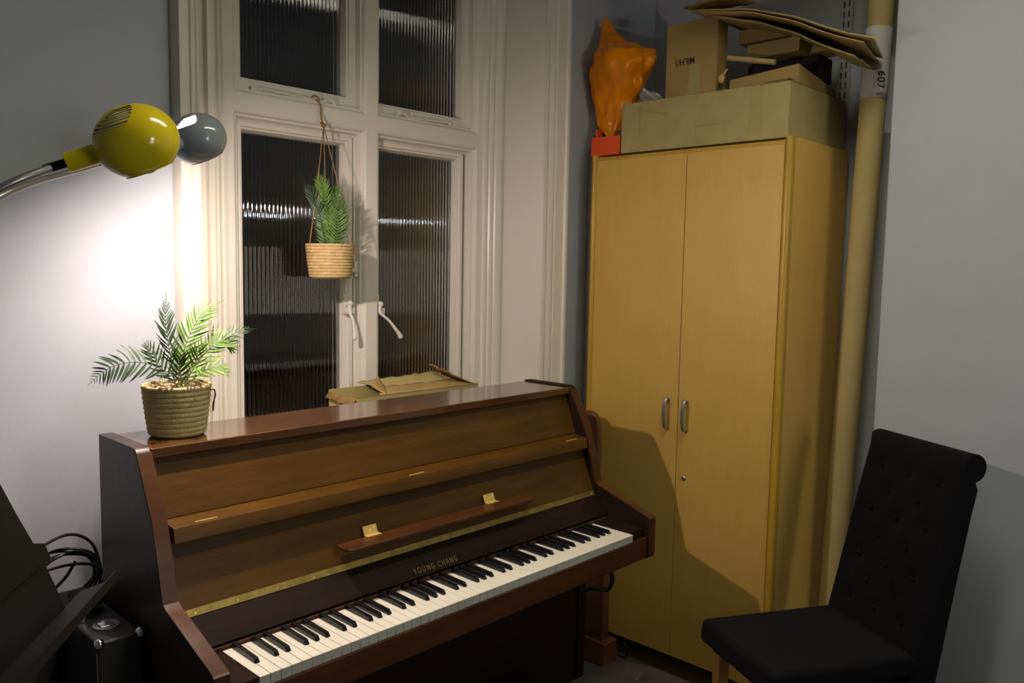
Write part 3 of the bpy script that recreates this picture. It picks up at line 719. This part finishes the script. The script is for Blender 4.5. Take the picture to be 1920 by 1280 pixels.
frond(t, [(.044, .40, 1.24), (.062, .385, 1.285), (.070, .375, 1.325), (.09, .37, 1.35)], 14, .034, 'fern', wid=.26)
frond(t, [(.04, .395, 1.24), (.025, .375, 1.29), (.02, .365, 1.32)], 10, .034, 'fern', wid=.3)

hx, hy = .690, .786
t = thing('hanging_fern', (hx, hy, 1.474), 'small fern in a coiled rope pot hanging by twine from the window stay', 'hanging plant')
rope_pot(t, (hx, hy), 1.474, 1.579, .0640, .0765, 'rope', 11)
gravel(t, (hx, hy), 1.568, .066, 60)
kn = Vector((.700, .836, 1.944))
b = MB(); b.tube(spline([(.700, .888, 2.028), (.704, .872, 2.022), (.708, .862, 2.005), (.704, .855, 1.975), kn], 5), .0026, 6)
b.tube(spline([(.690, .882, 2.030), (.700, .892, 2.040), (.706, .874, 2.034), (.704, .868, 2.018)], 5), .0028, 6)
b.sphere(kn, .0075, 10, 8); b.tube(spline([kn, (.688, .830, 1.95), (.682, .826, 1.945)], 4), .002, 5)
for e in ((hx - .074, hy, 1.572), (hx + .030, hy - .070, 1.570), (hx + .030, hy + .070, 1.57)):
    e = Vector(e); b.tube([kn.lerp(e, k / 12) + Vector((0, -.004 * math.sin(PI * k / 12), 0)) for k in range(13)], .0016, 6)
b.sphere((hx + .030, hy - .072, 1.568), .004, 8, 6)
b.build('hanging_twine', 'twine', t)
for k, (dx, dy, x2, y2, z2, ll, m) in enumerate([
    (-.004, -.01, -.035, -.015, 1.800, .044, 'fern'), (.004, .0, .022, .0, 1.755, .046, 'fern_mid'), (.0, -.02, -.012, -.03, 1.735, .046, 'fern_mid'),
    (.012, -.015, .036, -.02, 1.790, .038, 'fern'), (-.01, .0, -.030, .01, 1.735, .042, 'fern_mid'), (.01, .015, .01, .03, 1.775, .044, 'fern'),
    (.0, -.03, .012, -.045, 1.715, .044, 'fern_mid'), (-.012, .01, -.045, .02, 1.775, .038, 'fern_dark')]):
    frond(t, [(hx + dx, hy + dy, 1.566), (hx + dx * 1.5, hy + dy * 1.3, 1.63), (hx + (dx + x2) / 2, hy + (dy + y2) / 2, 1.69), (hx + x2, hy + y2, z2)], 24, ll, m, wid=.18, start=.03, ang=62, taper=.9)
frond(t, [(hx - .015, hy, 1.57), (hx - .035, hy, 1.65), (hx - .060, hy - .005, 1.715), (hx - .100, hy - .01, 1.760)], 20, .040, 'fern_dark', wid=.18, start=.3, ang=55)
frond(t, [(hx - .01, hy - .01, 1.60), (hx - .03, hy - .02, 1.70), (hx - .045, hy - .025, 1.75), (hx - .060, hy - .02, 1.795)], 18, .034, 'fern', wid=.24, start=.3)
frond(t, [(hx + .01, hy + .01, 1.60), (hx + .012, hy - .01, 1.70), (hx + .0, hy - .02, 1.765)], 18, .040, 'fern', wid=.22, start=.2)

# ================================================================== LAMP
t = thing('floor_lamp', (-.66, -.10, 0), 'multi-arm floor lamp with a yellow shade in front and a lit grey shade behind', 'floor lamp')
MB().lathe([(0, 0), (.14, 0), (.14, .012), (.12, .02), (.02, .026), (0, .026)], (-.66, -.10, 0), 40).build('base', 'steel', t)
MB().tube([(-.66, -.10, .02), (-.66, -.10, 1.42)], .0125, 16).build('pole', 'steel', t)
def head(c, ax, m, R, arm, neck_dir, lit, patch):
    c = Vector(c); ax = Vector(ax).normalized()       # ax points out of the opening
    prof = []; N = 72; hb = R * .88
    for i in range(N + 1):
        a = PI * .5 + (-.5 * PI) + (PI * .5 + math.asin(.80)) * i / N      # 0 (top) .. cut
        prof.append((R * math.sin(a) if a <= PI else 0, -hb * math.cos(a)))
    n = 96
    u = ax.orthogonal().normalized()
    if abs(ax.z) > 0.999: u = Vector((1, 0, 0))
    w = ax.cross(u)
    i0, i1, pc, half = patch
    k0 = None
    pd = Vector(pc); pd = (pd - ax * pd.dot(ax)).normalized(); k0 = int(round(math.atan2(pd.dot(w), pd.dot(u)) / (2 * PI) * n)) % n
    def skip(i, k):
        d = (k - k0 + n // 2) % n - n // 2
        if not (i0 <= i <= i1) or (i - i0) % 3 == 2: return False
        o_ = (i - i0) // 3 * 2
        return -half + o_ - 4 <= d <= half + o_ - 10
    sh = MB().lathe(prof, c, n, axis=ax, skip=skip, caps=False).build('lamp_shade', m, t, sharp=80)
    lin = MB().lathe([(r * .955, h * .955 if h < hb * .79 else h) for r, h in prof], c, n, axis=ax, skip=skip, caps=False).build('shade_lining', 'lining', sh, sharp=80)
    MB().lathe([(prof[-1][0] * .955, prof[-1][1]), (prof[-1][0] * .955, prof[-1][1] + .0012), (prof[-1][0] * 1.005, prof[-1][1] + .0012), (prof[-1][0] * 1.005, prof[-1][1])], c, n, axis=ax, caps=False).build('shade_rim', m, sh)
    nd = Vector(neck_dir).normalized(); nb = c + nd * R * .80
    MB().tube([nb, nb + nd * .046], .0130, 24).build('lamp_socket', m, sh, bevel=.001)
    MB().sphere(c + ax * R * .57, .0130, 24, 16).build('bulb', 'bulb_on' if lit else 'bulb_off', sh)
    e = nb + nd * .044
    MB().tube([e, e + nd * .030], .0058, 14).build('joint', 'blackmetal', t)
    MB().tube(spline([e + nd * .02] + arm, 8), .0050, 14).build('arm', 'steel', t)
head((-.313, -.259, 1.677), (.47, .01, -.95), 'yellow', .0545, [(-.462, -.214, 1.606), (-.56, -.17, 1.53), (-.63, -.12, 1.44), (-.657, -.104, 1.39)], (-.75, .42, -.33), False, (10, 28, (-.5, -.2, .6), 12))
head((.030, .281, 1.771), (.48, .05, -.86), 'grey', .0580, [(-.255, .130, 1.671), (-.408, -.008, 1.610), (-.54, -.06, 1.51), (-.63, -.092, 1.42), (-.658, -.098, 1.38)], (-.80, -.33, -.28), True, (10, 22, (-.5, -.2, .6), 12))

# ================================================================== CHAIR
ca = math.atan2(-.493, .87)     # local +x = backwards (away from the front edge)
t = thing('dining_chair', (1.668, -.541, 0), 'black fabric dining chair with buttoned scroll back and pale wooden legs', 'chair', rz=ca)
# local: x 0 = back of seat, -x = front ; y = along the width
hw = .184
def pr_back():
    f = [(-.020, .455), (.004, .55), (.040, .70), (.075, .85), (.100, .945), (.112, .990)]      # front face
    top = []
    for k in range(1, 12):
        a = PI * .85 - k / 11 * PI * 1.30; top.append((.152 + .042 * math.cos(a), .992 + .040 * math.sin(a)))
    back = [(.168, .930), (.150, .85), (.125, .72), (.085, .50), (.050, .30), (-.012, .30), (-.02, .40)]
    return f + top + back
b = MB(); pb = pr_back(); n = len(pb); NY = 40
def frontx(z):
    f = pb[:6]
    for (x0, z0), (x1, z1) in zip(f, f[1:]):
        if z0 <= z <= z1: return x0 + (x1 - x0) * (z - z0) / (z1 - z0)
    return None
btn = []
for r, z in enumerate((.530, .590, .655, .725, .795, .860, .925)):
    for y in ((-.108, 0, .108) if r % 2 == 0 else (-.057, .057)): btn.append((y, z + .01))
vs = []; fs = []
fine = [(-.02 + 0 * k, .455) for k in range(0)]
zs = [.455 + (.990 - .455) * k / 44 for k in range(45)]
prof = [(frontx(min(z, .9899)), z) for z in zs] + pb[6:]
n = len(prof)
for j in range(NY + 1):
    y = -hw + 2 * hw * j / NY; ed = min(1, (hw - abs(y)) / .02)
    for k, (x, z) in enumerate(prof):
        dx = 0
        if k < 45:
            for by, bz in btn:
                d2 = ((y - by) ** 2 + (z - bz) ** 2); dx += .012 * math.exp(-d2 / .0004)
            dx += .012 * (1 - math.sqrt(max(0, 1 - (1 - ed) ** 2)))
        vs.append((x + dx, y, z))
for j in range(NY):
    for k in range(n): fs.append((j * n + k, j * n + (k + 1) % n, (j + 1) * n + (k + 1) % n, (j + 1) * n + k))
fs.append(tuple(range(n))[::-1]); fs.append(tuple(range(NY * n, (NY + 1) * n)))
b.add(vs, fs); bk_ = b.build('backrest', 'fabric', t, sharp=55)
for by, bz in btn:
    MB().sphere((frontx(bz) + .008, by, bz), .0095, 12, 8, (.5, 1, 1)).build('button', 'fabric', bk_)
b = MB(); b.hexa([(-.462, -hw, .412), (.0, -hw, .415), (.0, hw, .415), (-.462, hw, .412)], [(-.457, -hw, .482), (.0, -hw, .480), (.0, hw, .480), (-.457, hw, .482)])
b.build('seat', 'fabric', t, bevel=.018, seg=4)
for x, y, lean in ((-.40, hw - .03, 0), (-.40, -hw + .03, 0), (.02, hw - .03, .05), (.02, -hw + .03, .05)):
    w = .019; w2 = .014
    MB().hexa([(x + lean - w2, y - w2, 0), (x + lean + w2, y - w2, 0), (x + lean + w2, y + w2, 0), (x + lean - w2, y + w2, 0)], [(x - w, y - w, .425), (x + w, y - w, .425), (x + w, y + w, .425), (x - w, y + w, .425)]).build('leg', 'leg', t, bevel=.002)

# ================================================================== PIANO BENCH
t = thing('piano_bench', (.82, -.34, 0), 'low black leather bench with a buttoned seat in front of the piano', 'bench')
def seatpt(u, v):
    x0, x1, y0, y1 = .62, 1.02, -.56, -.115
    a = 2 * PI * u; q = v
    ex = 5.0; cx_, sy_ = math.cos(a), math.sin(a)
    k = (abs(cx_) ** ex + abs(sy_) ** ex) ** (-1 / ex)
    x = (x0 + x1) / 2 + (x1 - x0) / 2 * k * cx_ * q; y = (y0 + y1) / 2 + (y1 - y0) / 2 * k * sy_ * q
    z = .468 + .022 * (1 - q ** 6)
    for bx in (.72, .82, .92):
        for by in (-.45, -.34, -.235): z -= .012 * math.exp(-((x - bx) ** 2 + (y - by) ** 2) / .0006)
    return Vector((x, y, z))
b = MB(); b.grid(seatpt, 96, 30, True)
b.build('seat_top', 'leather', t, sharp=80)
b = MB()
def rim(u, v):
    p = seatpt(u, 1.0); return Vector((p.x, p.y, .468 - .075 * v))
b.grid(rim, 96, 2, True); b.build('seat_side', 'leather', t, solid=.004)
bs = MB()
for bx in (.72, .82, .92):
    for by in (-.45, -.34, -.235): MB().sphere((bx, by, .4795), .009, 12, 8, (1, 1, .5)).build('button', 'leather', t)
for x in (.66, .98):
    for y in (-.52, -.155): MB().hexa([(x - .014, y - .014, 0), (x + .014, y - .014, 0), (x + .014, y + .014, 0), (x - .014, y + .014, 0)], [(x - .019, y - .019, .42), (x + .019, y - .019, .42), (x + .019, y + .019, .42), (x - .019, y + .019, .42)]).build('leg', 'walnut_dark', t, bevel=.002)
MB().box(.63, 1.01, -.55, -.125, .36, .40).build('apron', 'walnut_dark', t)

# ================================================================== MUSIC STAND (lower left)
t = thing('music_stand', (-.66, -.62, 0), 'black metal music stand with its desk tilted back, cropped at lower left', 'music stand')
D = Vector((.6148, .7887, 0)); NN = Vector((.7887, -.6148, 0)); U = Vector((-.2704, .2108, .9394)); P1 = Vector((-.457, -.384, 1.12))
FN = D.cross(U).normalized()
if FN.dot(NN) < 0: FN = -FN
def plate(pts, th=.0015):
    b = MB(); top = [P1 + D * a + U * u_ + FN * w for a, u_, w in pts]; bot = [p - FN * th for p in top]; n = len(pts)
    b.add(top + bot, [tuple(range(n)), tuple(range(n, 2 * n))[::-1]] + [(i, (i + 1) % n, (i + 1) % n + n, i + n) for i in range(n)]); return b
plate([(-.50, .0, 0), (.0, .0, 0), (-.001, .063, 0), (-.50, .063, .0)]).build('desk', 'blackmetal', t)
plate([(-.50, .060, .003), (.010, .060, .003), (.010, .078, .003), (-.012, .086, .003), (-.020, .126, .003), (-.036, .24, .003), (-.08, .32, .003), (-.42, .32, .003), (-.50, .24, .003)]).build('desk_upper', 'blackmetal', t)
b = MB(); b.obox(P1 + D * -.225 + FN * .022 + U * .0, D, FN, U, .275, .023, .0009); b.obox(P1 + D * -.225 + FN * .045 + U * .004, D, FN, U, .275, .0009, .005)
b.build('tray', 'blackmetal', t)
c = P1 + D * -.25 + U * .08 - FN * .012
MB().tube([c, c - Vector((0, 0, .12))], .014, 12).build('neck', 'blackmetal', t)
MB().tube([c - Vector((0, 0, .10)), (c.x, c.y, .10)], .010, 12).build('pole', 'blackmetal', t)
for k in range(3):
    a = 2 * PI * k / 3 + .4; MB().tube([(c.x, c.y, .16), (c.x + .26 * math.cos(a), c.y + .26 * math.sin(a), .008)], .007, 8).build('leg', 'blackmetal', t)

# ================================================================== CASES AND CABLES LEFT OF THE PIANO
t = thing('equipment_case', (-.155, .42, 0), 'narrow black case with chrome corners standing on end beside the piano', 'case')
X0, X1, Y0, Y1, zt = -.196, -.108, .272, .60, .768
MB().box(X0, X1, Y0, Y1, 0, zt).build('case_body', 'tolex', t, bevel=.006)
for x, y in ((X0 + .004, Y0 + .004), (X1 - .004, Y0 + .004), (X0 + .004, Y1 - .004)):
    MB().sphere((x, y, zt - .003), .0105, 16, 10).build('corner_cap', 'chrome', t)
b = MB(); b.lathe([(.026, 0), (.026, .003), (.021, .004), (.020, .0015), (0, .0015)], ((X0 + X1) / 2, Y0 + .075, zt), 28, axis=(0, 0, 1)); b.build('latch_dish', 'steel', t)
b = MB(); b.box(-.166, -.138, Y0 + .062, Y0 + .088, zt + .003, zt + .005); b.box(-.184, -.176, Y0 + .12, Y0 + .15, zt, zt + .010); b.build('latch', 'chrome', t, bevel=.001)
MB().tube([(X0 - .0005, Y0 + .004, zt - .02), (X0 - .0005, Y0 + .004, .01)], .0012, 6).build('edge_strip', 'steel', t)
t = thing('amplifier', (-.36, .58, 0), 'black covered amplifier standing against the wall behind the music stand', 'amplifier')
MB().box(-.52, -.205, .46, .70, 0, .730).build('cabinet_body', 'tolex', t, bevel=.008)
MB().tube(spline([(-.46, .55, .731), (-.44, .55, .752), (-.30, .55, .752), (-.28, .55, .731)], 5), .007, 8).build('carry_handle', 'rubber', t)
# coil of cable on the amplifier, propped against the wall
b = MB()
def loop(cx_, cz_, rx, rz_, y, ph, tilt, a0=0, a1=2 * PI, n=40, wob=.0):
    return [Vector((cx_ + rx * math.cos(a) + wob * math.sin(3 * a + ph), y + tilt * math.sin(a + ph), cz_ + rz_ * math.sin(a) + wob * math.cos(2 * a + ph))) for a in [a0 + (a1 - a0) * k / n for k in range(n + 1)]]
random.seed(3)
for k, (cx_, cz_, rx, rz_, y) in enumerate(((-.128, .790, .068, .052, .60), (-.128, .783, .074, .046, .610), (-.124, .788, .062, .056, .590), (-.132, .776, .078, .036, .60), (-.140, .786, .070, .050, .62))):
    b.tube(loop(cx_ - .025, cz_ + .012, rx + .012, rz_ + .006, y, k * 1.3, .025, wob=.003), .0034, 8)
b.tube(spline([(-.28, .60, .80), (-.22, .60, .865), (-.14, .61, .893), (-.085, .62, .862), (-.065, .62, .80), (-.07, .61, .76)], 8), .0036, 8)
b.tube(spline([(-.125, .60, .83), (-.155, .585, .80), (-.20, .58, .77), (-.235, .58, .752)], 6), .0036, 8)
o = b.build('coiled_cable', 'rubber'); tag(o, 'coil of thin black audio cable on top of the amplifier beside the piano', 'cable')
b = MB(); b.tube([(-.245, .575, .748), (-.205, .580, .757)], .007, 12)
o = b.build('cable_plug', 'chrome', o); 
def lump(u, v):
    a = 2 * PI * u; r = 1 + .12 * math.sin(3 * a + 4 * v) + .08 * math.sin(7 * a)
    return Vector((-.150 + .030 * r * math.sin(PI * v) * math.cos(a), .47 + .055 * r * math.sin(PI * v) * math.sin(a), .7695 + .015 * (1 - math.cos(PI * v)) + .002))
o = MB().grid(lump, 32, 16, True).build('cloth_bag', 'darkstuff', sharp=80); tag(o, 'soft dark pouch lying on the narrow case beside the piano', 'bag')
